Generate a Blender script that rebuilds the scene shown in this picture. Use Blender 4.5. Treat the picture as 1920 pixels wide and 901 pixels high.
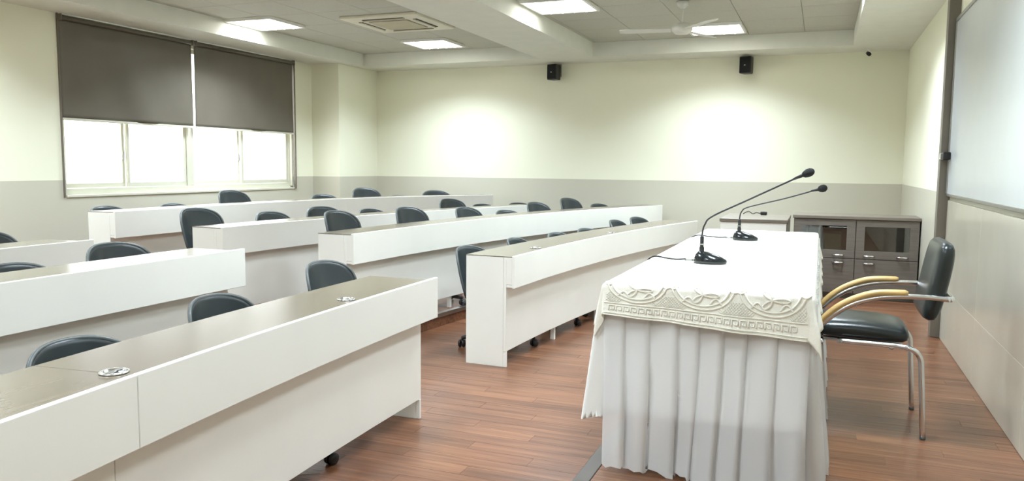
import bpy, bmesh, math, random
from mathutils import Vector, Matrix
random.seed(7)
PI = math.pi
for o in list(bpy.data.objects):
    bpy.data.objects.remove(o, do_unlink=True)
scene = bpy.context.scene
COL = scene.collection

# ------------------------------------------------------------------ camera
F_PX, YAW, PITCH, ROLL, CAM_H = 1465.56, .376019, .096087, .00929, 1.35
cy, sy, cp, sp = math.cos(YAW), math.sin(YAW), math.cos(PITCH), math.sin(PITCH)
fw = Vector((-sy * cp, cy * cp, -sp)); rt0 = Vector((cy, sy, 0)); up0 = rt0.cross(fw)
cr, sr = math.cos(ROLL), math.sin(ROLL)
rt = cr * rt0 + sr * up0; up = -sr * rt0 + cr * up0
cam_d = bpy.data.cameras.new('camera'); cam = bpy.data.objects.new('camera', cam_d); COL.objects.link(cam)
cam_d.sensor_width = 36; cam_d.lens = F_PX / 1920 * 36; cam_d.clip_start = .05; cam_d.clip_end = 200
m4 = Matrix((rt, up, -fw)).transposed().to_4x4(); m4.translation = (0, 0, CAM_H)
cam.matrix_world = m4
scene.camera = cam

# ------------------------------------------------------------------ world and light levels
LAMP_W = 34.5          # every square ceiling light
SKY = 4.5
vs = scene.view_settings
vs.view_transform = 'Standard'; vs.look = 'None'; vs.exposure = 0.5; vs.gamma = 1; vs.use_curve_mapping = False
world = bpy.data.worlds.new('overcast_sky'); scene.world = world; world.use_nodes = True
wn = world.node_tree.nodes; bgn = wn['Background']
bgn.inputs[0].default_value = (.96, 1.0, .98, 1); bgn.inputs[1].default_value = SKY

# ------------------------------------------------------------------ materials
def lin(c):
    return tuple(((v / 255) / 12.92 if v / 255 <= .04045 else ((v / 255 + .055) / 1.055) ** 2.4) for v in c) + (1,)
MATS = {}
def mat(name, rgb, rough=.5, metal=0., var=.06, scale=6., bump=0., bscale=60., stretch=(1, 1, 1), spec=.5, objrand=0., rgb2=None, emit=0.):
    if name in MATS: return MATS[name]
    m = bpy.data.materials.new(name); m.use_nodes = True; MATS[name] = m
    nt = m.node_tree; N = nt.nodes; L = nt.links; b = N['Principled BSDF']
    b.inputs['Roughness'].default_value = rough; b.inputs['Metallic'].default_value = metal
    b.inputs['Specular IOR Level'].default_value = spec
    tc = N.new('ShaderNodeTexCoord'); mp = N.new('ShaderNodeMapping'); mp.inputs['Scale'].default_value = stretch
    L.new(tc.outputs['Object'], mp.inputs[0])
    nz = N.new('ShaderNodeTexNoise'); nz.inputs['Scale'].default_value = scale; nz.inputs['Detail'].default_value = 5
    L.new(mp.outputs[0], nz.inputs['Vector'])
    cr_ = N.new('ShaderNodeValToRGB'); a = lin(rgb); d = lin(rgb2) if rgb2 else tuple(max(0, v * (1 - var * 2)) for v in a[:3]) + (1,)
    cr_.color_ramp.elements[0].position = .3; cr_.color_ramp.elements[1].position = .65
    cr_.color_ramp.elements[0].color = d; cr_.color_ramp.elements[1].color = a
    L.new(nz.outputs[0], cr_.inputs[0]); out = cr_.outputs[0]
    if objrand:
        oi = N.new('ShaderNodeObjectInfo'); hs = N.new('ShaderNodeHueSaturation')
        mr = N.new('ShaderNodeMapRange'); mr.inputs[3].default_value = 1 - objrand; mr.inputs[4].default_value = 1 + objrand
        L.new(oi.outputs['Random'], mr.inputs[0]); L.new(mr.outputs[0], hs.inputs['Value']); L.new(out, hs.inputs['Color']); out = hs.outputs[0]
        ad = N.new('ShaderNodeVectorMath'); ml = N.new('ShaderNodeMath'); ml.operation = 'MULTIPLY'; ml.inputs[1].default_value = 37
        L.new(oi.outputs['Random'], ml.inputs[0]); L.new(mp.outputs[0], ad.inputs[0]); L.new(ml.outputs[0], ad.inputs[1]); L.new(ad.outputs[0], nz.inputs['Vector'])
    L.new(out, b.inputs['Base Color'])
    if bump:
        n2 = N.new('ShaderNodeTexNoise'); n2.inputs['Scale'].default_value = bscale; n2.inputs['Detail'].default_value = 3
        L.new(mp.outputs[0], n2.inputs['Vector'])
        bp = N.new('ShaderNodeBump'); bp.inputs['Strength'].default_value = bump; bp.inputs['Distance'].default_value = .004
        L.new(n2.outputs[0], bp.inputs['Height']); L.new(bp.outputs[0], b.inputs['Normal'])
    if emit:
        b.inputs['Emission Color'].default_value = (1, 1, .97, 1); b.inputs['Emission Strength'].default_value = emit
    return m

def wall_paint():
    m = bpy.data.materials.new('two_tone_paint'); m.use_nodes = True; nt = m.node_tree; N = nt.nodes; L = nt.links; b = N['Principled BSDF']
    g = N.new('ShaderNodeNewGeometry'); sx = N.new('ShaderNodeSeparateXYZ'); L.new(g.outputs['Position'], sx.inputs[0])
    lt = N.new('ShaderNodeMath'); lt.operation = 'LESS_THAN'; lt.inputs[1].default_value = 1.172; L.new(sx.outputs[2], lt.inputs[0])
    nz = N.new('ShaderNodeTexNoise'); nz.inputs['Scale'].default_value = 1.3; nz.inputs['Detail'].default_value = 4; L.new(g.outputs['Position'], nz.inputs['Vector'])
    mx = N.new('ShaderNodeMix'); mx.data_type = 'RGBA'; mx.inputs[6].default_value = lin((238, 238, 216)); mx.inputs[7].default_value = lin((200, 197, 180))
    L.new(lt.outputs[0], mx.inputs[0])
    m2 = N.new('ShaderNodeMix'); m2.data_type = 'RGBA'; m2.blend_type = 'MULTIPLY'; m2.inputs[0].default_value = .05
    L.new(mx.outputs[2], m2.inputs[6]); L.new(nz.outputs[0], m2.inputs[7]); L.new(m2.outputs[2], b.inputs['Base Color'])
    rr = N.new('ShaderNodeMapRange'); rr.inputs[3].default_value = .62; rr.inputs[4].default_value = .33
    L.new(lt.outputs[0], rr.inputs[0]); L.new(rr.outputs[0], b.inputs['Roughness'])
    n2 = N.new('ShaderNodeTexNoise'); n2.inputs['Scale'].default_value = 90; L.new(g.outputs['Position'], n2.inputs['Vector'])
    bp = N.new('ShaderNodeBump'); bp.inputs['Strength'].default_value = .05; bp.inputs['Distance'].default_value = .003
    L.new(n2.outputs[0], bp.inputs['Height']); L.new(bp.outputs[0], b.inputs['Normal'])
    return m

def wood_floor(name, objrand, planks):
    m = bpy.data.materials.new(name); m.use_nodes = True; nt = m.node_tree; N = nt.nodes; L = nt.links; b = N['Principled BSDF']
    tc = N.new('ShaderNodeNewGeometry'); oi = N.new('ShaderNodeObjectInfo')
    mp = N.new('ShaderNodeMapping'); mp.inputs['Scale'].default_value = (1.7, 36, 36); L.new(tc.outputs['Position'], mp.inputs[0])
    ad = N.new('ShaderNodeVectorMath'); L.new(mp.outputs[0], ad.inputs[0])
    ml = N.new('ShaderNodeMath'); ml.operation = 'MULTIPLY'; ml.inputs[1].default_value = 53 if objrand else 0
    L.new(oi.outputs['Random'], ml.inputs[0]); L.new(ml.outputs[0], ad.inputs[1])
    nz = N.new('ShaderNodeTexNoise'); nz.inputs['Scale'].default_value = 1.2; nz.inputs['Detail'].default_value = 6; nz.inputs['Roughness'].default_value = .62
    L.new(ad.outputs[0], nz.inputs['Vector'])
    r = N.new('ShaderNodeValToRGB'); e = r.color_ramp.elements
    e[0].position = .3; e[0].color = lin((88, 56, 38)); e[1].position = .72; e[1].color = lin((144, 103, 74))
    e2 = e.new(.5); e2.color = lin((117, 77, 54))
    L.new(nz.outputs[0], r.inputs[0]); out = r.outputs[0]
    hs = N.new('ShaderNodeHueSaturation'); mr = N.new('ShaderNodeMapRange'); mr.inputs[3].default_value = .82; mr.inputs[4].default_value = 1.16
    L.new(out, hs.inputs['Color']); L.new(mr.outputs[0], hs.inputs['Value'])
    if planks:
        br = N.new('ShaderNodeTexBrick'); br.inputs['Scale'].default_value = 1; br.inputs['Brick Width'].default_value = .9; br.inputs['Row Height'].default_value = .1
        br.inputs['Mortar Size'].default_value = .002; br.inputs['Color1'].default_value = (0, 0, 0, 1); br.inputs['Color2'].default_value = (1, 1, 1, 1)
        L.new(tc.outputs['Position'], br.inputs['Vector']); L.new(br.outputs[0], mr.inputs[0])
    else:
        L.new(oi.outputs['Random'], mr.inputs[0])
    L.new(hs.outputs[0], b.inputs['Base Color']); b.inputs['Roughness'].default_value = .3
    bp = N.new('ShaderNodeBump'); bp.inputs['Strength'].default_value = .06; bp.inputs['Distance'].default_value = .002
    L.new(nz.outputs[0], bp.inputs['Height']); L.new(bp.outputs[0], b.inputs['Normal'])
    return m

def laminate_top():
    m = bpy.data.materials.new('brown_desk_laminate'); m.use_nodes = True; nt = m.node_tree; N = nt.nodes; L = nt.links; b = N['Principled BSDF']
    g = N.new('ShaderNodeNewGeometry'); mp = N.new('ShaderNodeMapping'); mp.inputs['Scale'].default_value = (30, 2.2, 30); L.new(g.outputs['Position'], mp.inputs[0])
    nz = N.new('ShaderNodeTexNoise'); nz.inputs['Scale'].default_value = 1.5; nz.inputs['Detail'].default_value = 6; L.new(mp.outputs[0], nz.inputs['Vector'])
    r = N.new('ShaderNodeValToRGB'); e = r.color_ramp.elements; e[0].position = .3; e[0].color = lin((112, 102, 88)); e[1].position = .7; e[1].color = lin((124, 113, 98))
    L.new(nz.outputs[0], r.inputs[0]); L.new(r.outputs[0], b.inputs['Base Color']); b.inputs['Roughness'].default_value = .24
    b.inputs['Specular IOR Level'].default_value = .6
    b.inputs['Coat Weight'].default_value = .35; b.inputs['Coat Roughness'].default_value = .22
    return m

def sheer_cloth():
    m = bpy.data.materials.new('sheer_white_skirt'); m.use_nodes = True; nt = m.node_tree; N = nt.nodes; L = nt.links
    for n in list(N): N.remove(n)
    o = N.new('ShaderNodeOutputMaterial'); d = N.new('ShaderNodeBsdfDiffuse'); t = N.new('ShaderNodeBsdfTranslucent'); tr = N.new('ShaderNodeBsdfTransparent')
    c = lin((248, 249, 249)); d.inputs[0].default_value = c; t.inputs[0].default_value = c; tr.inputs[0].default_value = (1, 1, 1, 1)
    tc = N.new('ShaderNodeTexCoord'); nz = N.new('ShaderNodeTexNoise'); nz.inputs['Scale'].default_value = 180; L.new(tc.outputs['Object'], nz.inputs['Vector'])
    bp = N.new('ShaderNodeBump'); bp.inputs['Strength'].default_value = .1; bp.inputs['Distance'].default_value = .002; L.new(nz.outputs[0], bp.inputs['Height']); L.new(bp.outputs[0], d.inputs['Normal'])
    m1 = N.new('ShaderNodeMixShader'); m1.inputs[0].default_value = .25; L.new(d.outputs[0], m1.inputs[1]); L.new(t.outputs[0], m1.inputs[2])
    m2 = N.new('ShaderNodeMixShader'); m2.inputs[0].default_value = .3; L.new(m1.outputs[0], m2.inputs[1]); L.new(tr.outputs[0], m2.inputs[2]); L.new(m2.outputs[0], o.inputs[0])
    return m

def glass_mat(name, tint=(1, 1, 1, 1), gloss=.12, rough=.02):
    m = bpy.data.materials.new(name); m.use_nodes = True; nt = m.node_tree; N = nt.nodes; L = nt.links
    for n in list(N): N.remove(n)
    o = N.new('ShaderNodeOutputMaterial'); g = N.new('ShaderNodeBsdfGlossy'); t = N.new('ShaderNodeBsdfTransparent'); t.inputs[0].default_value = tint
    g.inputs['Roughness'].default_value = rough; mx = N.new('ShaderNodeMixShader'); mx.inputs[0].default_value = gloss
    L.new(t.outputs[0], mx.inputs[1]); L.new(g.outputs[0], mx.inputs[2]); L.new(mx.outputs[0], o.inputs[0])
    return m

M_WALL = wall_paint(); M_PLANK = wood_floor('floor_plank_wood', True, False); M_FLOOR = wood_floor('floor_wood', False, True)
M_TOP = laminate_top(); M_SHEER = sheer_cloth(); M_GLASS = glass_mat('window_glass'); M_CABGLASS = glass_mat('smoked_glass', (.62, .66, .62, 1), .16)
M_CEIL = mat('soffit_paint', (226, 227, 216), .7, var=.02); M_TILE = mat('ceiling_tile_board', (192, 192, 180), .85, var=.03, scale=40, bump=.2, bscale=120)
M_LAM = mat('white_desk_laminate', (233, 232, 224), .34, var=.015, scale=3)
M_EDGE = mat('white_edge_band', (240, 240, 234), .3, var=.01)
M_PLASTIC = mat('dark_grey_plastic', (44, 51, 53), .36, var=.05, bump=.05, bscale=220)
M_RIM = mat('grey_plastic_rim', (84, 89, 88), .4, var=.03)
M_BLACK = mat('black_plastic', (24, 24, 25), .4, var=.05)
M_CHROME = mat('chrome', (226, 227, 228), .2, 1., var=.02)
M_STEEL = mat('brushed_aluminium', (176, 176, 172), .35, 1., var=.04)
M_LEATHER = mat('black_leatherette', (30, 36, 36), .3, var=.1, bump=.12, bscale=140)
M_WOODARM = mat('beech_armrest', (205, 172, 112), .35, var=.08, scale=4, stretch=(2, 14, 14))
M_CAB = mat('grey_brown_wood', (108, 101, 93), .4, var=.1, scale=3, stretch=(2, 2, 22))
M_CABTOP = mat('taupe_top', (116, 107, 96), .4, var=.05)
M_WHITE = mat('white_laminate', (236, 236, 230), .4, var=.01)
M_LACE = mat('cream_lace_cloth', (246, 244, 232), .85, var=.02, scale=90, bump=.35, bscale=260)
M_SHEET = mat('white_cotton', (243, 243, 240), .85, var=.01, bump=.15, bscale=200)
M_BLIND = mat('taupe_blind_fabric', (104, 98, 86), .45, var=.05, scale=3)
M_FRAME = mat('cream_aluminium', (206, 204, 186), .4, var=.02)
M_BOARD = mat('white_board_enamel', (204, 209, 210), .2, var=.01)
M_POST = mat('taupe_post', (118, 111, 100), .45, var=.05)
M_WTILE = mat('glossy_beige_tile', (206, 201, 184), .16, var=.04, scale=2.2, objrand=.012)
M_NOSE = mat('dark_nosing', (88, 80, 73), .45, var=.06)
M_GROUT = mat('grout', (176, 171, 155), .7)
M_LAMP = mat('lamp_diffuser', (255, 255, 250), .5, emit=3)
M_TUBE = mat('lamp_tube', (255, 255, 250), .5, emit=6)
M_ACW = mat('cream_appliance_plastic', (222, 219, 200), .45, var=.02)
M_DARK = mat('dark_slot', (60, 58, 52), .7)
M_FAN = mat('pale_fan_enamel', (214, 214, 206), .4, var=.02)
M_FOAM = mat('black_foam', (28, 29, 29), .95, var=.15, scale=60, bump=.5, bscale=300)
M_GREENF = mat('pale_green_folder', (150, 164, 150), .5); M_PAPER = mat('white_paper', (226, 226, 220), .7)

# ------------------------------------------------------------------ mesh helpers
class MB:
    def __init__(s): s.v = []; s.f = []
    def add(s, vs_, fs):
        n = len(s.v); s.v += [tuple(v) for v in vs_]; s.f += [tuple(i + n for i in f) for f in fs]; return s
    def box(s, x0, x1, y0, y1, z0, z1):
        return s.add([(x0, y0, z0), (x1, y0, z0), (x1, y1, z0), (x0, y1, z0), (x0, y0, z1), (x1, y0, z1), (x1, y1, z1), (x0, y1, z1)],
                     [(0, 3, 2, 1), (4, 5, 6, 7), (0, 1, 5, 4), (1, 2, 6, 5), (2, 3, 7, 6), (3, 0, 4, 7)])
    def strip(s, inner, outer, z0, z1):
        n = len(inner); v = []
        for a, b in zip(inner, outer): v += [(a[0], a[1], z0), (b[0], b[1], z0), (b[0], b[1], z1), (a[0], a[1], z1)]
        f = []
        for i in range(n - 1):
            a = 4 * i; b = a + 4
            for k in range(4): f.append((a + k, a + (k + 1) % 4, b + (k + 1) % 4, b + k))
        f.append((3, 2, 1, 0)); f.append(tuple(4 * (n - 1) + k for k in range(4)))
        return s.add(v, f)
    def prism(s, poly, z0, z1):
        n = len(poly)
        return s.add([(p[0], p[1], z0) for p in poly] + [(p[0], p[1], z1) for p in poly],
                     [tuple(range(n))[::-1], tuple(range(n, 2 * n))] + [(i, (i + 1) % n, n + (i + 1) % n, n + i) for i in range(n)])
    def lathe(s, prof, n=24, c=(0, 0, 0), axis='z'):
        v = []; f = []
        for r, h in prof:
            for k in range(n):
                a = 2 * PI * k / n; x, y = r * math.cos(a), r * math.sin(a)
                v.append({'z': (c[0] + x, c[1] + y, c[2] + h), 'y': (c[0] + x, c[1] + h, c[2] + y), 'x': (c[0] + h, c[1] + x, c[2] + y)}[axis])
        m = len(prof)
        for i in range(m - 1):
            for k in range(n): f.append((i * n + k, i * n + (k + 1) % n, (i + 1) * n + (k + 1) % n, (i + 1) * n + k))
        f.append(tuple(range(n))[::-1]); f.append(tuple(range((m - 1) * n, m * n)))
        return s.add(v, f)
    def tube(s, pts, r, n=8, flat=1.0):
        pts = [Vector(p) for p in pts]; v = []; f = []; ref = None
        for i, p in enumerate(pts):
            t = (pts[min(i + 1, len(pts) - 1)] - pts[max(i - 1, 0)]).normalized()
            if ref is None:
                ref = Vector((0, 0, 1)) if abs(t.z) < .9 else Vector((1, 0, 0))
            a = t.cross(ref).normalized(); b = a.cross(t).normalized(); ref = b
            rr = r[i] if isinstance(r, (list, tuple)) else r
            for k in range(n):
                q = 2 * PI * k / n; v.append(p + a * rr * math.cos(q) + b * rr * flat * math.sin(q))
        for i in range(len(pts) - 1):
            for k in range(n): f.append((i * n + k, i * n + (k + 1) % n, (i + 1) * n + (k + 1) % n, (i + 1) * n + k))
        f.append(tuple(range(n))[::-1]); f.append(tuple(range((len(pts) - 1) * n, len(pts) * n)))
        return s.add(v, f)
    def build(s, name, m, parent=None, smooth=False, bevel=0., seg=2, sub=0, loc=None):
        me = bpy.data.meshes.new(name); me.from_pydata(s.v, [], s.f); me.validate()
        bm = bmesh.new(); bm.from_mesh(me); bmesh.ops.recalc_face_normals(bm, faces=bm.faces); bm.to_mesh(me); bm.free()
        me.materials.append(m); o = bpy.data.objects.new(name, me); COL.objects.link(o)
        if smooth:
            for p in me.polygons: p.use_smooth = True
        if bevel:
            b = o.modifiers.new('bevel', 'BEVEL'); b.width = bevel; b.segments = seg; b.limit_method = 'ANGLE'
        if sub:
            b = o.modifiers.new('sub', 'SUBSURF'); b.levels = sub; b.render_levels = sub
        if parent: o.parent = parent
        if loc: o.location = loc
        return o
def spline(pts, n=8):
    P = [Vector(p) for p in pts]; out = []
    for i in range(len(P) - 1):
        p0 = P[max(i - 1, 0)]; p1 = P[i]; p2 = P[i + 1]; p3 = P[min(i + 2, len(P) - 1)]
        for k in range(n):
            t = k / n
            out.append(.5 * ((2 * p1) + (p2 - p0) * t + (2 * p0 - 5 * p1 + 4 * p2 - p3) * t * t + (3 * p1 - p0 - 3 * p2 + p3) * t ** 3))
    out.append(P[-1]); return out
def tag(o, label, cat, group=None):
    o['label'] = label; o['category'] = cat
    if group: o['group'] = group
    return o
def thing(name, label, cat, loc=(0, 0, 0), rz=0, group=None):
    o = bpy.data.objects.new(name, None); COL.objects.link(o); o.location = loc; o.rotation_euler = (0, 0, rz); o.empty_display_size = .1
    return tag(o, label, cat, group)
def struct(o, label=None):
    o['kind'] = 'structure'
    if label: o['label'] = label
    return o
def share(proto, parent, loc, rot=None, scale=None):
    c = proto.copy(); COL.objects.link(c); c.parent = parent; c.location = loc
    if rot: c.rotation_euler = rot
    if scale: c.scale = scale
    return c
def smoothpart(mb_, name, m, parent, **k): return mb_.build(name, m, parent, smooth=True, **k)

# ------------------------------------------------------------------ room sizes (metres)
XL, XR, YN, YB = -6.55, .86, -1.9, 10.05
Z_SOF, Z_TRAY, Z_SLAB = 2.69, 2.86, 3.1
ZP = .12                                   # teacher's platform
WIN_Y0, WIN_Y1, WIN_Z0, WIN_Z1 = 5.26, 8.66, 1.03, 2.655
COLX, COLY = -6.115, 9.07                  # corner column

def row_curve(kind):
    return {'L1': lambda y: -1.88 + (3.9 - y) ** 2 / 48, 'L2': lambda y: -3.045 + (3.6 - y) ** 2 / 160, 'L3': lambda y: -4.19 + (3.6 - y) ** 2 / 200,
            'R1': lambda y: -1.866 + (y - 4.2) ** 2 / 36, 'R2': lambda y: -3.0 + (y - 4.2) ** 2 / 28, 'R3': lambda y: -4.16 + (y - 4.2) ** 2 / 26,
            'R4': lambda y: -5.25 + .0013 * (y - 4.2) ** 4}[kind]
def offset_pts(fx, ys, d):
    """points of the row curve moved a distance d towards the windows (negative: towards the board)"""
    out = []
    for y in ys:
        s = (fx(y + .01) - fx(y - .01)) / .02; n = math.hypot(1, s)
        out.append((fx(y) - d / n, y + d * s / n))
    return out
def lerp_ys(a, b, n): return [a + (b - a) * i / n for i in range(n + 1)]

# ------------------------------------------------------------------ floor, tiers, platform
floor = struct(MB().box(XL - .2, XR + .2, YN, YB, -.1, -.002).build('floor', M_FLOOR))
def lay_planks(parent, x0, x1, y0, y1, z, w=.1, ln=.92, gap=.0006):
    proto = MB().box(gap, ln - gap, gap, w - gap, -.004, 0).build('plank', M_PLANK, parent, bevel=0)
    first = True; row = 0; y = y0
    cache = {}
    while y < y1 - 1e-6:
        x = x0 - (.37 * row % 1) * ln
        while x < x1 - 1e-6:
            a = max(x, x0); b = min(x + ln, x1); L_ = round(b - a, 3)
            if L_ > .03:
                if L_ > ln - .005:
                    if first: proto.location = (x, y, z); first = False
                    else: share(proto, parent, (x, y, z))
                else:
                    o = MB().box(gap, L_ - gap, gap, w - gap, -.004, 0).build('plank', M_PLANK, parent, bevel=0); o.location = (a, y, z)
            x += ln
        y += w; row += 1
lay_planks(floor, -2.62, -.86, 2.0, 8.0, 0)
plat = struct(MB().box(-.85, XR, YN, YB, 0, ZP - .002).build('platform', M_FLOOR), 'raised wooden teaching platform along the whiteboard wall')
lay_planks(plat, -.795, XR, 2.2, 8.0, ZP)
trim1 = struct(MB().box(-.862, -.796, YN, YB, 0, ZP + .002).build('trim_1', M_NOSE, bevel=.004), 'dark nosing strip along the platform edge')
TIER1, TIER2 = .11, .20
def tier(name, kL, kR, d, z0, z1, label):
    ysR = lerp_ys(4.5, YB - .05, 16); ysL = lerp_ys(YN + .02, 3.7, 8)
    pts = offset_pts(row_curve(kL), ysL, d) + offset_pts(row_curve(kR), ysR, d)
    pts = [p for p in pts if YN < p[1] < YB - .01]
    poly = [(XL, YN)] + [(pts[0][0], YN)] + pts + [(pts[-1][0], YB), (XL, YB)]
    t = struct(MB().prism(poly, z0, z1 - .003).build(name, M_FLOOR), label)
    no = MB().strip(pts, [(x + .012, y) for x, y in pts], z1 - .03, z1 + .002); no.strip([(x - .035, y) for x, y in pts], pts, z1 - .004, z1 + .002)
    no.build('step_nosing', M_STEEL, t)
    return t
tier('tier_1', 'L2', 'R2', .02, -.001, TIER1, 'low wooden tier with metal nosing carrying the middle desk rows')
row_curve_L4 = lambda y: -5.25
def tier2():
    ys = lerp_ys(4.4, 9.4, 12); pts = [(-5.24, YN + .02), (-5.24, 4.3)] + offset_pts(row_curve('R4'), ys, .03)
    poly = [(XL, YN), (pts[0][0], YN)] + pts + [(pts[-1][0], YB), (XL, YB)]
    struct(MB().prism(poly, TIER1 - .004, TIER2 - .002).build('tier_2', M_FLOOR), 'upper wooden tier under the rear desk row')
tier2()

# ------------------------------------------------------------------ walls
wl = MB()
wl.box(XL - .2, XL, YN, WIN_Y0, -.1, Z_SLAB).box(XL - .2, XL, WIN_Y1, YB, -.1, Z_SLAB)
wl.box(XL - .2, XL, WIN_Y0, WIN_Y1, -.1, WIN_Z0).box(XL - .2, XL, WIN_Y0, WIN_Y1, WIN_Z1, Z_SLAB)
struct(wl.build('wall_left', M_WALL))
struct(MB().box(XL, COLX, COLY, YB, -.1, Z_SOF + .05).build('column', M_WALL), 'square painted column in the corner beside the window')
struct(MB().box(XL - .2, XR + .2, YB, YB + .2, -.1, Z_SLAB).build('wall_back', M_WALL))
wr = struct(MB().box(XR, XR + .2, YN, YB, -.1, Z_SLAB).build('wall_right', M_WALL))
struct(MB().box(XL - .2, XR + .2, YN - .2, YN, -.1, Z_SLAB).build('wall_front', M_WALL))
# glossy tiles on the right wall below the board
struct_g = MB().box(XR - .006, XR, YN, 6.40, ZP, 1.13).build('grout_bed', M_GROUT, wr)
tproto = None
for ya, yb_ in ((5.08, 6.395), (3.88, 5.08), (2.68, 3.88), (1.48, 2.68), (.28, 1.48), (-.92, .28), (YN + .02, -.92)):
    for (za, zb) in ((ZP + .002, .4985), (.5005, 1.127)):
        MB().box(-.008, 0, .001, yb_ - ya - .001, 0, zb - za).build('wall_tile', M_WTILE, wr, bevel=.001, seg=1, loc=(XR - .005, ya, za))

# ------------------------------------------------------------------ ceiling: soffits, beam and two trays of tiles
TL0, TL1, TR0, TR1, TYF = -5.985, -3.40, -2.70, .255, 9.50
cb = MB()
cb.box(XL, TL0, YN, YB, Z_SOF, Z_SLAB).box(TL1, TR0, YN, YB, Z_SOF, Z_SLAB).box(TR1, XR, YN, YB, Z_SOF, Z_SLAB)
cb.box(TL0, TL1, TYF, YB, Z_SOF, Z_SLAB).box(TR0, TR1, TYF, YB, Z_SOF, Z_SLAB)
cb.box(TL0, TL1, YN, -1.3, Z_SOF, Z_SLAB).box(TR0, TR1, YN, -1.3, Z_SOF, Z_SLAB)
cb.box(TL0, TL1, -1.3, TYF, Z_TRAY + .012, Z_SLAB).box(TR0, TR1, -1.3, TYF, Z_TRAY + .012, Z_SLAB)
ceil = struct(cb.build('ceiling', M_CEIL))
def tiles(x0, x1, y0, y1, ox, oy, s=.6):
    proto = None; g = .003
    i = math.floor((x0 - ox) / s)
    while ox + i * s < x1 - 1e-4:
        j = math.floor((y0 - oy) / s)
        while oy + j * s < y1 - 1e-4:
            a, b = max(x0, ox + i * s), min(x1, ox + i * s + s); c, d = max(y0, oy + j * s), min(y1, oy + j * s + s)
            if b - a > .04 and d - c > .04:
                if b - a > s - .01 and d - c > s - .01:
                    if proto is None: proto = MB().box(g, s - g, g, s - g, 0, .012).build('ceiling_tile', M_TILE, ceil, loc=(a, c, Z_TRAY))
                    else: share(proto, ceil, (a, c, Z_TRAY))
                else:
                    MB().box(g, b - a - g, g, d - c - g, 0, .012).build('ceiling_tile', M_TILE, ceil, loc=(a, c, Z_TRAY))
            j += 1
        i += 1
tiles(TL0, TL1, -1.3, TYF, -4.88, 8.57); tiles(TR0, TR1, -1.3, TYF, -1.45, 8.6)

# ------------------------------------------------------------------ ceiling lights
def lamp(x, y, label, group=None, w=None):
    t = thing('ceiling_light', label, 'light', (x, y, Z_TRAY), 0, group)
    h = .3; fr = MB()
    fr.box(-h, h, -h, -h + .025, -.03, 0).box(-h, h, h - .025, h, -.03, 0).box(-h, -h + .025, -h + .025, h - .025, -.03, 0).box(h - .025, h, -h + .025, h - .025, -.03, 0)
    fr.build('frame', M_WHITE, t, bevel=.003)
    MB().box(-h + .025, h - .025, -h + .025, h - .025, -.012, -.002).build('diffuser', M_LAMP, t)
    for k in (-.18, -.06, .06, .18):
        MB().tube([(k, -.25, -.026), (k, .25, -.026)], .012, 10).build('lamp_tube', M_TUBE, t, smooth=True)
    ld = bpy.data.lights.new('ceiling_light_glow', 'AREA'); ld.shape = 'SQUARE'; ld.size = .5; ld.energy = w or LAMP_W; ld.spread = math.radians(133); ld.color = (.86, 1, 1.12)
    lo = bpy.data.objects.new('lamp_glow', ld); COL.objects.link(lo); lo.parent = t; lo.location = (0, 0, -.045)
    return t
lamp(-5.675, 7.05, 'square bright ceiling light against the soffit above the window blinds')
lamp(-4.58, 8.87, 'square bright ceiling light between the air conditioner and the speaker wall')
lamp(-2.36, 7.17, 'square bright ceiling light right beside the dropped ceiling beam')
lamp(-1.15, 8.9, 'square bright ceiling light behind the ceiling fan')
for x, y in ((-5.66, 3.7), (-4.58, 5.4), (-2.36, 3.7), (-1.15, 5.4), (-5.66, .2), (-4.58, 1.9), (-2.36, .2), (-1.15, 1.9), (-.06, 7.17), (-.06, 3.7), (-.06, .2)):
    lamp(x, y, 'square ceiling light of the rows outside the picture', 'ceiling lights outside the picture', LAMP_W * {(-1.15, 1.9): .4, (-.06, .2): .5, (-2.36, .2): 1.3, (-.06, 3.7): .8, (-2.36, 3.7): .75, (-1.15, 5.4): .75}.get((x, y), .9))
# ------------------------------------------------------------------ air conditioner cassette and fan
ac = thing('air_conditioner', 'square cream ceiling cassette air conditioner with dark slots', 'air conditioner', (-4.27, 7.47, Z_TRAY))
MB().box(-.45, .45, -.45, .45, -.03, 0).build('panel', M_ACW, ac, bevel=.01)
MB().box(-.23, .23, -.23, .23, -.042, -.03).build('intake_grille', mat('beige_grille', (190, 184, 158), .6, bump=.3), ac, bevel=.006)
for k in range(4):
    a = k * PI / 2; c, s = math.cos(a), math.sin(a)
    o = MB().box(-.24, .24, .30, .345, -.034, -.028).build('air_slot', M_DARK, ac); o.rotation_euler = (0, 0, a)
    o = MB().box(-.24, .24, .31, .322, -.045, -.03).build('louvre', M_ACW, ac); o.rotation_euler = (0, 0, a)
fan = thing('ceiling_fan', 'pale three-bladed ceiling fan hanging from a thin rod', 'fan', (-1.26, 7.4, Z_TRAY))
MB().lathe([(.02, 0), (.055, -.005), (.05, -.04), (.015, -.07)], 24).build('canopy', M_FAN, fan, smooth=True)
MB().tube([(0, 0, -.05), (0, 0, -.22)], .009, 10).build('rod', M_FAN, fan, smooth=True)
MB().lathe([(.012, -.19), (.06, -.205), (.095, -.235), (.095, -.265), (.06, -.295), (.02, -.30)], 28).build('motor', M_FAN, fan, smooth=True)
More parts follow.
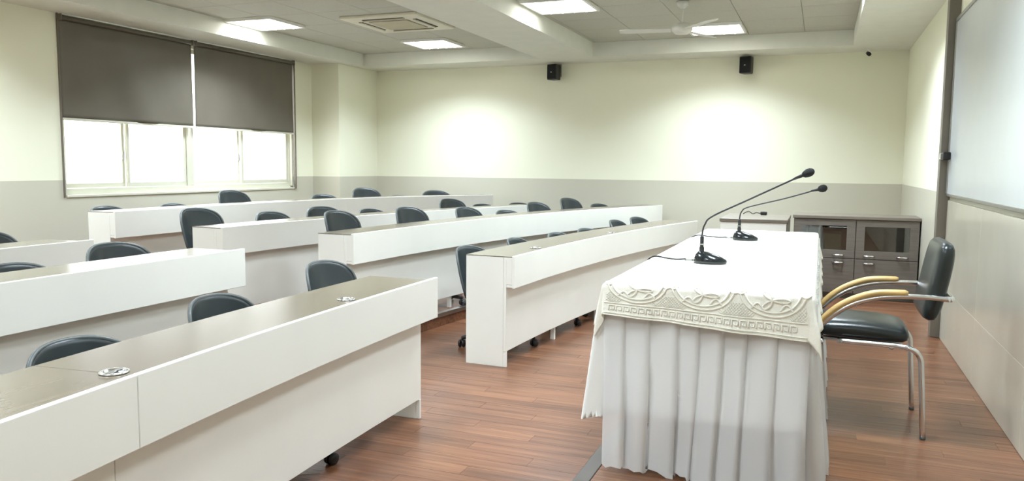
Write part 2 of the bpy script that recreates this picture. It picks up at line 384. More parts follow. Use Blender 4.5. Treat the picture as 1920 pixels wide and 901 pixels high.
for k in range(3):
    b = MB(); nb = 8; v = []; f = []
    for i in range(nb + 1):
        t_ = i / nb; r = .10 + .47 * t_; w = .045 + .02 * t_ - (.03 if i == nb else 0)
        for q, zz in ((-w, -.008), (w, .008)): v += [(r, q, -.262 + zz), (r, q, -.258 + zz)]
    for i in range(nb):
        a, c = 4 * i, 4 * i + 4; f += [(a, a + 2, c + 2, c), (a + 1, c + 1, c + 3, a + 3), (a, c, c + 1, a + 1), (a + 2, a + 3, c + 3, c + 2)]
    f += [(0, 1, 3, 2), (4 * nb, 4 * nb + 2, 4 * nb + 3, 4 * nb + 1)]
    o = b.add(v, f).build('blade', M_FAN, fan); o.rotation_euler = (0, 0, math.radians(68 + 120 * k))

# ------------------------------------------------------------------ window and blinds
win = struct(MB().build('window_1', M_FRAME), 'wide four-pane sliding window with cream aluminium frame') if False else None
win = bpy.data.objects.new('window_1', None); COL.objects.link(win); struct(win, 'wide sliding window with cream aluminium frame and four panes')
wx0, wx1 = XL - .13, XL - .05
fr = MB(); fw_ = .05
fr.box(wx0, wx1, WIN_Y0, WIN_Y1, WIN_Z0, WIN_Z0 + .06).box(wx0, wx1, WIN_Y0, WIN_Y1, WIN_Z1 - .05, WIN_Z1)
fr.box(wx0, wx1, WIN_Y0, WIN_Y0 + fw_, WIN_Z0 + .06, WIN_Z1 - .05).box(wx0, wx1, WIN_Y1 - fw_, WIN_Y1, WIN_Z0 + .06, WIN_Z1 - .05)
fr.build('window_frame', M_FRAME, win, bevel=.004)
MB().box(XL - .2, XL + .012, WIN_Y0 - .0, WIN_Y1 + .0, WIN_Z0 - .022, WIN_Z0 + .002).build('window_sill', M_FRAME, win, bevel=.004)
ymid = 6.87
MB().box(wx0, wx1, ymid - .05, ymid + .05, WIN_Z0 + .06, WIN_Z1 - .05).build('mullion', M_FRAME, win, bevel=.004)
for (a, b) in ((WIN_Y0 + fw_, 6.02), (6.02, ymid - .05), (ymid + .05, 7.72), (7.72, WIN_Y1 - fw_)):
    k = 0 if a < 5.5 or 6.9 < a < 7.5 else 1
    sx0 = wx0 + .012 + .03 * k; s = MB(); z0, z1 = WIN_Z0 + .062, WIN_Z1 - .052
    s.box(sx0, sx0 + .024, a, b, z0, z0 + .045).box(sx0, sx0 + .024, a, b, z1 - .045, z1)
    s.box(sx0, sx0 + .024, a, a + .035, z0 + .045, z1 - .045).box(sx0, sx0 + .024, b - .035, b, z0 + .045, z1 - .045)
    so = s.build('sash', M_FRAME, win, bevel=.003)
    MB().box(sx0 + .009, sx0 + .014, a + .035, b - .035, z0 + .045, z1 - .045).build('pane', M_GLASS, so)
    if k == 0: MB().box(sx0 + .024, sx0 + .034, b - .03, b - .01, z0 + .28, z0 + .36).build('latch', M_STEEL, so)
MB().box(XL - .05, XL - .015, WIN_Y1 - .028, WIN_Y1 - .012, WIN_Z0 + .02, WIN_Z1 - .02).build('side_channel', M_FRAME, win)
def blind(y0, y1, label):
    t = thing('roller_blind', label, 'blind', (XL + .005, (y0 + y1) / 2, 1.745)); h = (y1 - y0) / 2; top = Z_SOF - 1.745 - .035
    n, mz = 60, 24; v = []; f = []
    for j in range(mz + 1):
        zz = top * j / mz
        for i in range(n + 1):
            u = -h + 2 * h * i / n; k = (1 - j / mz)
            wv = .014 * k * math.sin(u * 9 + zz * 3.2) * math.exp(-((u - .1) ** 2) * 1.6) + .003 * math.sin(u * 3 + 1)
            v.append((.012 + wv, u, zz))
    for j in range(mz):
        for i in range(n): f.append((j * (n + 1) + i, j * (n + 1) + i + 1, (j + 1) * (n + 1) + i + 1, (j + 1) * (n + 1) + i))
    fo = MB().add(v, f).build('fabric', M_BLIND, t, smooth=True); so = fo.modifiers.new('thick', 'SOLIDIFY'); so.thickness = .0015
    MB().tube([(.03, -h, top), (.03, h, top)], .022, 14).build('roller_tube', M_BLIND, t, smooth=True)
    MB().box(.006, .02, -h, h, -.02, .003).build('bottom_bar', M_FRAME, t, bevel=.003)
    for s in (-1, 1): MB().box(0, .055, s * h - .006 * (s + 1) / 2 - .003, s * h + .006, top - .03, top + .028).build('bracket', M_POST, t)
blind(WIN_Y0 - .02, ymid - .012, 'wider taupe roller blind half lowered, creased in the middle')
blind(ymid + .03, WIN_Y1 - .03, 'narrower taupe roller blind half lowered, next to the corner column')
struct(MB().box(XL, XL + .03, WIN_Y1 - .012, WIN_Y1 + .012, WIN_Z0 - .02, Z_SOF).build('trim_2', M_POST), 'dark upright trim at the window edge')
struct(MB().box(XL, XL + .02, WIN_Y0 - .03, WIN_Y0 - .022, WIN_Z0 - .02, Z_SOF).build('trim_3', M_POST), 'thin dark trim at the outer window edge')

# ------------------------------------------------------------------ speakers and security camera
def speaker(x, rz, label):
    t = thing('wall_speaker', label, 'speaker', (x, YB, 2.47), rz, 'black speakers on the end wall')
    b = MB().prism([(-.072, -.20), (.072, -.20), (.055, -.06), (-.055, -.06)], 0, .2).build('cabinet', M_BLACK, t, bevel=.012, seg=3)
    MB().prism([(-.064, -.208), (.064, -.208), (.064, -.199), (-.064, -.199)], .012, .188).build('grille', M_DARK if False else M_FOAM, t, bevel=.006)
    MB().box(-.02, .02, -.07, 0, .09, .12).build('arm', M_BLACK, t)
    MB().box(-.035, .035, -.012, 0, .05, .215).build('bracket', M_STEEL, t, bevel=.003)
    MB().box(-.008, .008, -.211, -.207, .09, .1).build('badge', M_STEEL, t)
speaker(-3.31, math.radians(-14), 'small black wall speaker beside the dropped ceiling beam end')
speaker(-.87, math.radians(-14), 'small black wall speaker near the whiteboard end of the wall')
sc = thing('security_camera', 'tiny black camera under the soffit near the corner', 'camera', (.43, YB - .2, Z_SOF))
MB().lathe([(.022, 0), (.022, -.01), (.008, -.016), (.008, -.035)], 16).build('mount', M_WHITE, sc, smooth=True)
MB().tube([(-.012, .015, -.04), (.004, -.03, -.062)], .021, 14).build('camera_body', M_BLACK, sc, smooth=True)

# ------------------------------------------------------------------ post and whiteboard on the right wall
struct(MB().box(XR - .075, XR, 6.40, 6.50, ZP, Z_SOF).build('trim_4', M_POST, bevel=.004), 'taupe upright post between painted wall and whiteboard')
wb = thing('whiteboard', 'large white enamel board with aluminium frame on the right wall', 'whiteboard', (XR, 4.1, 1.16))
MB().box(-.022, -.002, -2.3, 2.28, .015, 1.225).build('writing_surface', M_BOARD, wb)
for a in ((-.026, -.002, -2.32, 2.295, -.004, .016), (-.03, -.002, -2.32, 2.295, 1.224, 1.25), (-.03, -.002, -2.32, -2.295, .016, 1.224), (-.03, -.002, 2.275, 2.295, .016, 1.224)):
    MB().box(*a).build('frame_rail', M_STEEL, wb, bevel=.003)
cl = MB().box(-.085, -.03, 2.262, 2.298, .255, .305).build('corner_clamp', M_CHROME, wb, bevel=.006, seg=3)
MB().box(-.07, -.024, 2.20, 2.262, .255, .31).build('clamp_pad', M_BLACK, wb, bevel=.005)

# ------------------------------------------------------------------ desks
FH = .215
def grommet(parent, x, y, z, rz):
    g = MB(); ring = []
    for rr, zz in ((.036, 0), (.042, .002), (.040, .005), (.030, .005), (.028, .002)): ring.append((rr, zz))
    o = MB().lathe(ring, 28).build('cable_grommet', M_CHROME, parent, smooth=True, loc=(x, y, z)); o.rotation_euler = (0, 0, rz)
    MB().box(-.034, .034, -.005, .005, .003, .008).build('grommet_bar', M_CHROME, o, bevel=.003)
    MB().lathe([(.028, .0005), (.028, .0018)], 20).build('grommet_hole', M_DARK, o)
def desk(kind, y0, y1, z0, depth, label, breaks, gaps, groms=(), fas_over=(0, 0), top_z=None, far_open=False):
    fx = row_curve(kind); T = z0 + .755 if top_z is None else top_z
    xm = fx((y0 + y1) / 2); ym = (y0 + y1) / 2
    t = thing('long_desk', label, 'desk', (xm - depth / 2, ym, z0), 0, 'long curved lecture desks')
    def loc(pts): return [(p[0] - (xm - depth / 2), p[1] - ym) for p in pts]
    def part(name, a, b, d0, d1, za, zb, m, bevel=.002):
        n = max(2, int(abs(b - a) / .25)); ys = lerp_ys(a, b, n)
        return MB().strip(loc(offset_pts(fx, ys, d0)), loc(offset_pts(fx, ys, d1)), za - z0, zb - z0).build(name, m, t, bevel=bevel)
    edges = [y0] + list(breaks) + [y1]
    for i in range(len(edges) - 1):
        a, b = edges[i], edges[i + 1]; g0 = .0012 if i else 0; g1 = .0012 if i < len(edges) - 2 else 0
        part('desk_top', a + (g0 or .002), b - (g1 or .002), .022, depth, T - .009, T - .004, M_TOP, .001)
        part('top_core', a + (g0 or .026), b - (g1 or .026), .0225, depth - .001, T - .032, T - .0095, M_LAM)
        fa = a + g0 - (fas_over[0] if i == 0 else 0); fb = b - g1 + (fas_over[1] if i == len(edges) - 2 else 0)
        part('fascia_panel', fa, fb, 0, .021, T - FH, T, M_LAM, .0025)
    for d0, d1 in ((.021, .065),):
        part('fascia_underside', y0 + .004, y1 - .004, d0, d1, T - FH + .003, T - FH + .021, M_LAM)
    be = [y0 + .0] + [b - .03 for b in breaks] + [y1 - .0]
    for i in range(len(be) - 1):
        part('modesty_panel', be[i] + .0012, be[i + 1] - .0012, .062, .081, z0 + .106, T - .033, M_LAM)
    # end panels reach the floor, inner supports stand back
    for ye, s in ((y0, 1), (y1, -1)):
        part('end_panel', ye + s * .003 - (.0 if s > 0 else .022), ye + s * .003 + (.022 if s > 0 else 0), .082, .13 if far_open and s < 0 else depth, z0, T - .0095, M_LAM)
        part('end_panel_head', ye + s * .003 - (.0 if s > 0 else .022), ye + s * .003 + (.022 if s > 0 else 0), .0212, .0815, T - FH + .022, T - .0095, M_LAM)
        part('end_panel_front', ye + s * .003 - (.0 if s > 0 else .02), ye + s * .003 + (.02 if s > 0 else 0), .060, .0815, z0, z0 + .1055, M_LAM)
    for g in gaps:
        part('support_leg', g - .011, g + .011, .083, .118, z0, T - .033, M_LAM)
    for gy, gd in groms:
        p = loc(offset_pts(fx, [gy], gd))[0]; grommet(t, p[0], p[1], T - .004 - z0, PI / 2 + .25)
    return t
desk('L1', -.55, 3.615, 0, .37, 'long white desk with brown top and two chrome cable grommets, front row', (1.62,), (.4, 1.45), ((1.63, .09), (2.93, .085), (.3, .09)), (0, .075), .752)
desk('R1', 4.76, 8.84, 0, .36, 'long white curved desk ending beside the draped table, front row', (), (5.7, 6.6, 7.8), ((5.35, .1), (6.9, .1)), (0, 0), .752, True)
desk('L2', -.4, 3.49, TIER1, .31, 'white desk with glare on its top, behind the front-row desk with cable grommets', (1.6,), (.6, 2.5), (), (0, .075), .862)
desk('R2', 4.60, 9.86, TIER1, .30, 'long white curved desk with a metal-edged step below it, second row', (), (6.05, 7.6), (), (0, 0), .866)
desk('L3', -.4, 3.47, TIER1, .30, 'white desk seen only as a short top and fascia, third row', (1.6,), (1.0, 2.4), (), (0, .07), .866)
desk('R3', 4.62, 9.08, TIER1, .30, 'white curved desk with shadow on its front, third row across the aisle', (), (5.9, 7.4), (), (0, 0), .866)
desk('R4', 4.64, 9.66, TIER2, .30, 'white curved desk in the rearmost row below the window', (), (6.1, 7.7), (), (0, 0), .95)

# ------------------------------------------------------------------ task chairs
def chair_proto():
    parts = {}
    # curved shell back: outline in (y, z), wrapped towards the front at the sides
    nu, nv = 20, 20; v = []; f = []
    for side in (0, 1):
        for j in range(nv + 1):
            for i in range(nu + 1):
                a, b = -1 + 2 * i / nu, -1 + 2 * j / nv; ex = 2.9 if b > 0 else 3.4
                q = (abs(a) ** ex + abs(b) ** ex) ** (1 / ex); k = max(abs(a), abs(b)) / q if q else 1
                y = a * k * (.238 - .03 * (1 - b) / 2); z = -.19 + .19 * b * k; t = (z + .38) / .38
                x = -.005 - .10 * t ** 1.3 + 1.9 * y * y - (0.016 if side else 0) - .02 * math.sin(t * PI)
                v.append((x, y, z))
    S = (nu + 1) * (nv + 1)
    for s in (0, 1):
        for j in range(nv):
            for i in range(nu):
                a = s * S + j * (nu + 1) + i; f.append((a, a + 1, a + nu + 2, a + nu + 1))
    for j in range(nv):
        for i in (0, nu):
            a = j * (nu + 1) + i; f.append((a, a + nu + 1, a + nu + 1 + S, a + S))
    for i in range(nu):
        for j in (0, nv):
            a = j * (nu + 1) + i; f.append((a, a + 1, a + 1 + S, a + S))
    parts['backrest'] = (MB().add(v, f), M_PLASTIC, True)
    # rim bead that follows the outline
    rim = []
    for j in range(0, nv + 1): rim.append((j, 0))
    pts = [v[j * (nu + 1)] for j in range(nv + 1)] + [v[nv * (nu + 1) + i] for i in range(1, nu)] + [v[j * (nu + 1) + nu] for j in range(nv, -1, -1)] + [v[i] for i in range(nu - 1, -1, -1)]
    pts = [(p[0] - .008, p[1], p[2]) for p in pts]
    parts['rim'] = (MB().tube(pts, .0092, 6), M_RIM, True)
    parts['back_stem'] = (MB().tube(spline([(-.03, 0, -.2), (-.035, 0, -.33), (-.0, 0, -.42), (.10, 0, -.435), (.2, 0, -.43)], 5), [.022] * 21, 8, 1.0), M_BLACK, True)
    sv = MB(); nu2 = 14; vv = []; ff = []
    for lay in (0, 1):
        for j in range(nu2 + 1):
            for i in range(nu2 + 1):
                a, b = -1 + 2 * i / nu2, -1 + 2 * j / nu2
                q = (abs(a) ** 4 + abs(b) ** 4) ** .25; k = max(abs(a), abs(b)) / q if q > 0 else 1
                x, y = a * k * .20, b * k * .22
                z = (.0 if lay else -.045 + .02 * (a * a + b * b) / 2) - .02 * max(0, a) ** 2 * (1 - lay) + (.012 * b * b - .018 * max(0, a) ** 3 if lay else 0)
                vv.append((x + .19, y, z - .38))
    S2 = (nu2 + 1) ** 2
    for lay in (0, 1):
        for j in range(nu2):
            for i in range(nu2):
                a = lay * S2 + j * (nu2 + 1) + i; ff.append((a, a + 1, a + nu2 + 2, a + nu2 + 1))
    for i in range(nu2):
        for (p, q) in ((i, i + 1), (nu2 * (nu2 + 1) + i, nu2 * (nu2 + 1) + i + 1), (i * (nu2 + 1), (i + 1) * (nu2 + 1)), (i * (nu2 + 1) + nu2, (i + 1) * (nu2 + 1) + nu2)):
            ff.append((p, q, q + S2, p + S2))
    parts['seat'] = (sv.add(vv, ff), M_PLASTIC, True)
    parts['gas_column'] = (MB().lathe([(.03, .06), (.03, .2), (.018, .2), (.018, .36)], 16), M_BLACK, True)
    sb = MB()
    for k in range(5):
        a = 2 * PI * k / 5 + .3; c, s = math.cos(a), math.sin(a)
        sb.tube([(0, 0, .085), (c * .15, s * .15, .085), (c * .285, s * .285, .068)], [.026, .02, .014], 8)
    sb.lathe([(.045, .06), (.045, .11), (.03, .12)], 16)
    parts['star_base'] = (sb, M_BLACK, True)
    return parts
CH = chair_proto(); CH_OBJ = {}
def caster_mesh():
    m = MB()
    for s in (-1, 1): m.lathe([(.01, s * .006), (.026, s * .006), (.028, s * .012), (.026, s * .022), (.008, s * .025)], 16, (0, 0, .028), 'y')
    m.box(-.012, .012, -.006, .006, .03, .058); m.lathe([(.006, .045), (.006, .075)], 8)
    return m
for n_, (mb_, m_, s_) in CH.items(): CH_OBJ[n_] = (mb_, m_, s_)
CH_MESH = {}; CAST = None
def task_chair(x, y, z0, rz, top, label, group):
    """x, y: where the top of the backrest stands; top: its height above the chair's floor"""
    global CAST
    off = .10
    t = thing('task_chair', label, 'chair', (x + math.cos(rz) * (.21 + off), y + math.sin(rz) * (.21 + off), z0), rz, group)
    for n_, (mb_, m_, s_) in CH.items():
        zl = 0 if n_ in ('gas_column', 'star_base') else top
        xl = 0 if n_ in ('gas_column', 'star_base') else -.21
        if n_ not in CH_MESH:
            o = mb_.build(n_, m_, t, smooth=s_); CH_MESH[n_] = o
        else:
            o = share(CH_MESH[n_], t, (0, 0, 0))
        o.location = (xl, 0, zl)
        if n_ == 'gas_column': o.scale = (1, 1, (top - .41) / .36)
    for k in range(5):
        a = 2 * PI * k / 5 + .3
        if CAST is None: CAST = caster_mesh().build('caster', M_BLACK, t, smooth=True); o = CAST
        else: o = share(CAST, t, (0, 0, 0))
        o.location = (math.cos(a) * .285, math.sin(a) * .285, 0); o.rotation_euler = (0, 0, a + 1.1 + k)
CHAIRS = {
 'L1': [(-2.53, 2.08, .70), (-2.58, 2.85, .74), (-2.75, 3.935, .767)],
 'L2': [(-3.70, 2.70, .73), (-3.70, 3.30, .78)], 'L3': [(-4.85, 3.32, .80)],
 'R1': [(-2.54, 5.52, .72), (-2.46, 6.31, .72), (-2.35, 7.11, .71), (-2.24, 7.72, .71), (-2.10, 8.38, .76), (-2.0, 8.99, .76)],
 'R2': [(-3.61, 5.34, .86), (-3.50, 6.29, .85), (-3.34, 7.18, .81), (-3.18, 7.88, .75), (-3.03, 8.39, .82), (-2.84, 8.99, .85), (-2.63, 9.62, .76)],
 'R3': [(-4.79, 5.08, .86), (-4.71, 5.90, .79), (-4.61, 6.56, .81), (-4.47, 7.22, .76), (-4.13, 8.44, .83), (-3.94, 8.97, .75), (-3.78, 9.80, .735)],
 'R4': [(-5.91, 5.18, .75), (-5.90, 5.95, .74), (-5.86, 6.70, .85), (-5.79, 7.29, .72), (-5.63, 8.03, .77), (-5.42, 8.62, .84), (-5.21, 9.17, .73), (-4.92, 9.62, .79)]}
ROWN = {'L1': 'front desk with cable grommets', 'L2': 'second-row desk with window glare', 'L3': 'short third-row desk',
        'R1': 'front curved desk', 'R2': 'second-row curved desk', 'R3': 'third-row curved desk', 'R4': 'rearmost curved desk'}
ORD = ['at the aisle end of', 'second from the aisle behind', 'third from the aisle behind', 'fourth from the aisle behind', 'fifth from the aisle behind', 'sixth from the aisle behind', 'seventh from the aisle behind', 'eighth from the aisle behind']
rc = random.Random(3)
for k_, L_ in CHAIRS.items():
    z0 = {'L1': 0, 'R1': 0, 'R4': TIER2}.get(k_, TIER1); fx = row_curve(k_)
    for i, (x, y, top) in enumerate(L_):
        s = (fx(y + .05) - fx(y - .05)) / .1
        n_ = len(L_) - 1 - i if k_[0] == 'L' else i
        task_chair(x, y - .085, z0, -math.atan(s) + rc.uniform(-.1, .1), top, 'grey plastic chair ' + ORD[n_] + ' the ' + ROWN[k_], 'task chairs behind the ' + ROWN[k_])

# ------------------------------------------------------------------ draped table
TX0, TX1, TY0, TY1, TZ = -.785, -.035, 3.10, 6.08, .872
tb = thing('folding_table', 'long narrow table hidden under white cloths on the platform', 'table', ((TX0 + TX1) / 2, (TY0 + TY1) / 2, ZP))
MB().box(-.36, .36, -1.47, 1.47, TZ - ZP - .03, TZ - ZP - .005).build('table_top', M_CAB, tb, bevel=.003)
for sx_ in (-1, 1):
    for sy_ in (-1, 0, 1):
        MB().tube([(sx_ * .31, sy_ * 1.4, 0), (sx_ * .31, sy_ * 1.4, TZ - ZP - .03)], .018, 10).build('leg', M_STEEL, tb, smooth=True)

def drape_fn(x0, x1, y0, y1, zt, r, flare, amp, freq, seed=0., cflare=0., emax=9.):
    def fn(px, py):
        cx_, cy_ = min(max(px, x0), x1), min(max(py, y0), y1); dx, dy = px - cx_, py - cy_; e = math.hypot(dx, dy)
        if e < 1e-6:
            return Vector((px, py, zt + .0012 * math.sin(px * 21 + seed) * math.sin(py * 9 + seed))), Vector((0, 0, 1))
        nx, ny = dx / e, dy / e; q = r * PI / 2; e = min(e, emax + .006 * math.sin(math.atan2(ny, nx) * 7))
        if e < q: a = e / r; out, down = r * math.sin(a), r * (1 - math.cos(a)); nz_ = math.cos(a); nh = math.sin(a)
        else:
            k = e - q; out = r + k * flare; down = r + k * math.sqrt(1 - flare * flare); nz_, nh = flare, 1
            per = (cx_ - cy_) * freq + math.atan2(ny, nx) * 3.0 + seed
            corner = 1 + 1.6 * (1 - abs(abs(nx) - abs(ny)))
            out += cflare * k * (1 - abs(abs(nx) - abs(ny))) + amp * min(1, k / .12) * corner * (math.sin(per) + .5 * math.sin(per * 2.3 + 1))
        return Vector((cx_ + nx * out, cy_ + ny * out, zt - down)), Vector((nx * nh, ny * nh, nz_)).normalized()
    return fn
def drape_mesh(fn, x0, x1, y0, y1, dl, dr, dn, df, step, edge=None):
    """dl, dr, dn, df: how far the cloth hangs at left, right, near, far; dn may be a function of x"""
    def axis(a, b, lo, hi):
        n1 = max(2, int(lo / .012)); n2 = max(2, int(hi / .012)); n = max(2, int((b - a) / step))
        return [a - lo + lo * i / n1 for i in range(n1)] + [a + (b - a) * i / n for i in range(n)] + [b + hi * i / n2 for i in range(n2 + 1)], n1
    xs, _ = axis(x0, x1, dl, dr); ys, ny1 = axis(y0, y1, 1.0 if False else .2, df)
    v = []; f = []; W = len(xs)
    for j, y in enumerate(ys):
        for x in xs:
            yy_ = y
            if j < ny1:
                k = (y0 - y) / .2; yy_ = y0 - k * (dn(x) if callable(dn) else dn)
            v.append(fn(x, yy_)[0])
    for j in range(len(ys) - 1):
        for i in range(W - 1): f.append((j * W + i, j * W + i + 1, (j + 1) * W + i + 1, (j + 1) * W + i))
    return MB().add(v, f)
# middle white sheet
fs = drape_fn(TX0, TX1, TY0, TY1, TZ + .002, .012, .03, .012, 16, 2., .13, .56)
sheet = drape_mesh(fs, TX0, TX1, TY0, TY1, .50, .2, lambda x: .55 - .03 * (x - TX0), .3, .08).build('under_cloth', M_SHEET, smooth=True)
tag(sheet, 'plain white cotton cloth hanging halfway down beneath the lace cloth', 'tablecloth')
sheet.modifiers.new('thick', 'SOLIDIFY').thickness = .0012
# pleated sheer skirt round near, right and far sides
def skirt():
    path = []
    y_n, x_r, y_f = TY0 - .03, TX1 + .03, TY1 + .03; x_l = TX0 - .02
    seg = [((x_l, y_n), (x_r, y_n)), ((x_r, y_n), (x_r, y_f)), ((x_r, y_f), (x_l, y_f))]
    rnd = random.Random(11); cols = []
    for si, (a, b) in enumerate(seg):
        L_ = math.hypot(b[0] - a[0], b[1] - a[1]); d = ((b[0] - a[0]) / L_, (b[1] - a[1]) / L_); nrm = (d[1], -d[0])
        s = 0.
        while s < L_ - 1e-6:
            w = rnd.uniform(.075, .115)
            if s + w > L_ - .05: w = L_ - s
            # knife pleat: face, then a quick fold back
            for fr_, o_ in ((0, 0.), (.2, .5), (.45, .85), (.7, 1.), (.9, 1.), (.925, .2), (.95, -.25)):
                cols.append((a[0] + d[0] * (s + w * fr_), a[1] + d[1] * (s + w * fr_), nrm, o_, rnd.random() * .2 + si + s))
            s += w
        cols.append((b[0], b[1], nrm, 0, si + L_))
    nz_ = 26; v = []; f = []
    ztop = TZ - .03; W = len(cols)
    for j in range(nz_ + 1):
        t_ = j / nz_
        for i, (x, y, n, o_, ph) in enumerate(cols):
            bot = ZP + .012 + .012 * math.sin(ph * 23)
            z = ztop + (bot - ztop) * t_
            amp = .011 + .014 * t_ ** .8
            flare = .045 * t_ ** 1.4 + .012 * t_ * math.sin(ph * 9.1 + t_ * 2) + .006 * math.sin(ph * 31 + t_ * 5) * t_
            sway = .018 * t_ * math.sin(ph * 6 + 1.3 * t_)
            v.append((x + n[0] * (amp * o_ + flare) + (-n[1]) * sway, y + n[1] * (amp * o_ + flare) + n[0] * sway, z))
    for j in range(nz_):
        for i in range(W - 1): f.append((j * W + i, j * W + i + 1, (j + 1) * W + i + 1, (j + 1) * W + i))
    return MB().add(v, f)
sk = skirt().build('table_skirt', M_SHEER, smooth=True)
tag(sk, 'sheer white pleated skirt falling to the floor around the table', 'table skirt')
# lace topper
fl_ = drape_fn(TX0 - .012, TX1 + .012, TY0 - .035, TY1 + .03, TZ + .007, .018, .16, .009, 15, .4)
DN = lambda x: .135 + .045 * min(1, max(0, (x - TX0) / (TX1 - TX0)))
top = thing('lace_tablecloth', 'cream lace-bordered cloth draped over the table top', 'tablecloth', (0, 0, 0))
lc = drape_mesh(fl_, TX0 - .012, TX1 + .012, TY0 - .035, TY1 + .03, .19, .17, DN, .18, .05).build('cloth', M_LACE, top, smooth=True)
lc.modifiers.new('thick', 'SOLIDIFY').thickness = .003
def relief_front(curves, r, name):
    """curves: lists of (u, e): u along the near edge, e: fraction of the hanging depth (negative: on the top)"""
    m = MB()
    for c in curves:
        pts = []
        for u, e in c:
            ee = e * DN(u) if e > 0 else e * .15
            p, n = fl_(u, TY0 - .035 - ee); pts.append(p + n * .0022)
        if len(pts) > 1: m.tube(pts, r, 6)
    o = m.build(name, M_LACE, top, smooth=True); o['kind'] = 'stuff'; return o
U0, U1 = TX0 - .01, TX1 + .01
def densify(pts, d=.006):
    out = [pts[0]]
    for a, b in zip(pts[:-1], pts[1:]):
        n = max(1, int(math.hypot(b[0] - a[0], (b[1] - a[1]) * .15) / d))
        out += [(a[0] + (b[0] - a[0]) * i / n, a[1] + (b[1] - a[1]) * i / n) for i in range(1, n + 1)]
    return out
key = []; u = U0 + .02; w = .030
while u + w < U1 - .02:
    a0, a1 = .70, .855; h = a1 - a0
    key.append(densify([(u, a1), (u, a0), (u + w * .72, a0), (u + w * .72, a1 - h * .25), (u + w * .32, a1 - h * .25), (u + w * .32, a0 + h * .42)]))
    u += w
relief_front(key, .0028, 'greek_key_border')
relief_front([densify([(U0, e), (U1, e)], .012) for e in (.63, .92, .985)], .0026, 'border_cord')
scr = []; n_s = 3; ws = (U1 - U0) / n_s
for k in range(n_s):
    c = U0 + ws * (k + .5); R_ = ws * .46
    scr.append([(c + R_ * math.cos(a), .02 + .54 * math.sin(a)) for a in [PI * i / 26 for i in range(27)]])
    scr.append([(c + R_ * .86 * math.cos(a), .0 + .47 * math.sin(a)) for a in [PI * i / 26 for i in range(27)]])
    for s in (-1, 1):
        q = c + s * R_ * .98
        scr.append([(q + .02 * (1 - i / 34) * math.cos(s * i * .3), .0 + .13 * (1 - i / 34) * math.sin(i * .3)) for i in range(33)])
    scr.append([(c + .062 * math.cos(3 * th) * math.cos(th), .20 + .24 * math.cos(3 * th) * math.sin(th)) for th in [PI * i / 60 for i in range(61)]])
    for sg in (-1, 1):
        scr.append([(c + sg * (.03 + .045 * i / 20), .42 - .14 * math.sin(PI * i / 20)) for i in range(21)])
relief_front(scr, .0042, 'scroll_motif')
hat = []
for k in range(n_s + 1):
    c = U0 + ws * k
    for i in range(-5, 6):
        a = (c + i * .011, .60); b = (c + i * .011 + .045, .30); a2 = (c + i * .011, .60); b2 = (c + i * .011 - .045, .30)
        for p, q in ((a, b), (a2, b2)):
            pts = [r_ for r_ in densify([p, q]) if U0 + .004 < r_[0] < U1 - .004 and min(abs(r_[0] - (U0 + ws * (kk + .5))) / (ws * .46) for kk in range(n_s)) > (math.sqrt(max(0, 1 - ((r_[1] - .02) / .54) ** 2)) + .02)]
            if len(pts) > 2: hat.append(pts)
relief_front(hat, .0013, 'lattice_thread')

# ------------------------------------------------------------------ gooseneck microphones
ZC = TZ + .009
def mic(x, y, neck, label, cable_pts, fs=1.):
    t = thing('gooseneck_microphone', label, 'microphone', (x, y, ZC))
    b = MB(); rings = [(1.0, 0.0), (1.03, .010), (1.0, .022), (.72, .038), (.30, .048)]; n = 32; v = []; f = []
    for s, h in rings:
        for k in range(n):
            a = 2 * PI * k / n
            lx = .078 * math.cos(a) * s; ly = .055 * math.sin(a) * s
            v.append((lx + .018 - (1 - s) * .05, ly, h + (.012 * (1 - s) if s < 1 else 0) - .10 * max(0, lx) * (h / .05)))
    for i in range(len(rings) - 1):
        for k in range(n): f.append((i * n + k, i * n + (k + 1) % n, (i + 1) * n + (k + 1) % n, (i + 1) * n + k))
    f.append(tuple(range(n))[::-1]); f.append(tuple(range((len(rings) - 1) * n, len(rings) * n)))
    b.add(v, f).build('base', mat('black_gloss_plastic', (26, 30, 32), .18, var=.05), t, smooth=True)
    nx, nz0 = neck[0][0], .045
    MB().lathe([(.012, .04), (.012, .075), (.0095, .08), (.0095, .125), (.006, .135)], 16, (nx, 0, 0)).build('connector_sleeve', M_BLACK, t, smooth=True)
    MB().lathe([(.0125, .088), (.0125, .094)], 16, (nx, 0, 0)).build('sleeve_ring', M_STEEL, t)
    pts = spline([(p[0], p[1], p[2]) for p in neck], 8)
    MB().tube(pts, .0042, 8).build('gooseneck', M_BLACK, t, smooth=True)
    e = Vector(neck[-1]); d = (e - Vector(neck[-2])).normalized()
    MB().tube([e - d * .055, e - d * .02, e], [.0055, .0085, .0085], 10).build('capsule', M_BLACK, t, smooth=True)
    MB().tube([e - d * .012, e - d * .004, e + d * .012, e + d * .028, e + d * .040, e + d * .044], [.009, .018 * fs, .0235 * fs, .0225 * fs, .014 * fs, .004], 16).build('windscreen', M_FOAM, t, smooth=True)
    MB().tube([(-.062, .0, .012), (-.105, .002, .01)], .006, 8).build('jack_plug', M_STEEL, t, smooth=True)
    cb_ = MB().tube([(p[0], p[1], p[2] + .004) for p in spline(cable_pts, 6)], .0042, 6).build('cable', M_BLACK, t, smooth=True)
def rel(x, y, P): return [(p[0] - x, p[1], p[2] - ZC) for p in P]
mx_, my_ = -.512, 3.90
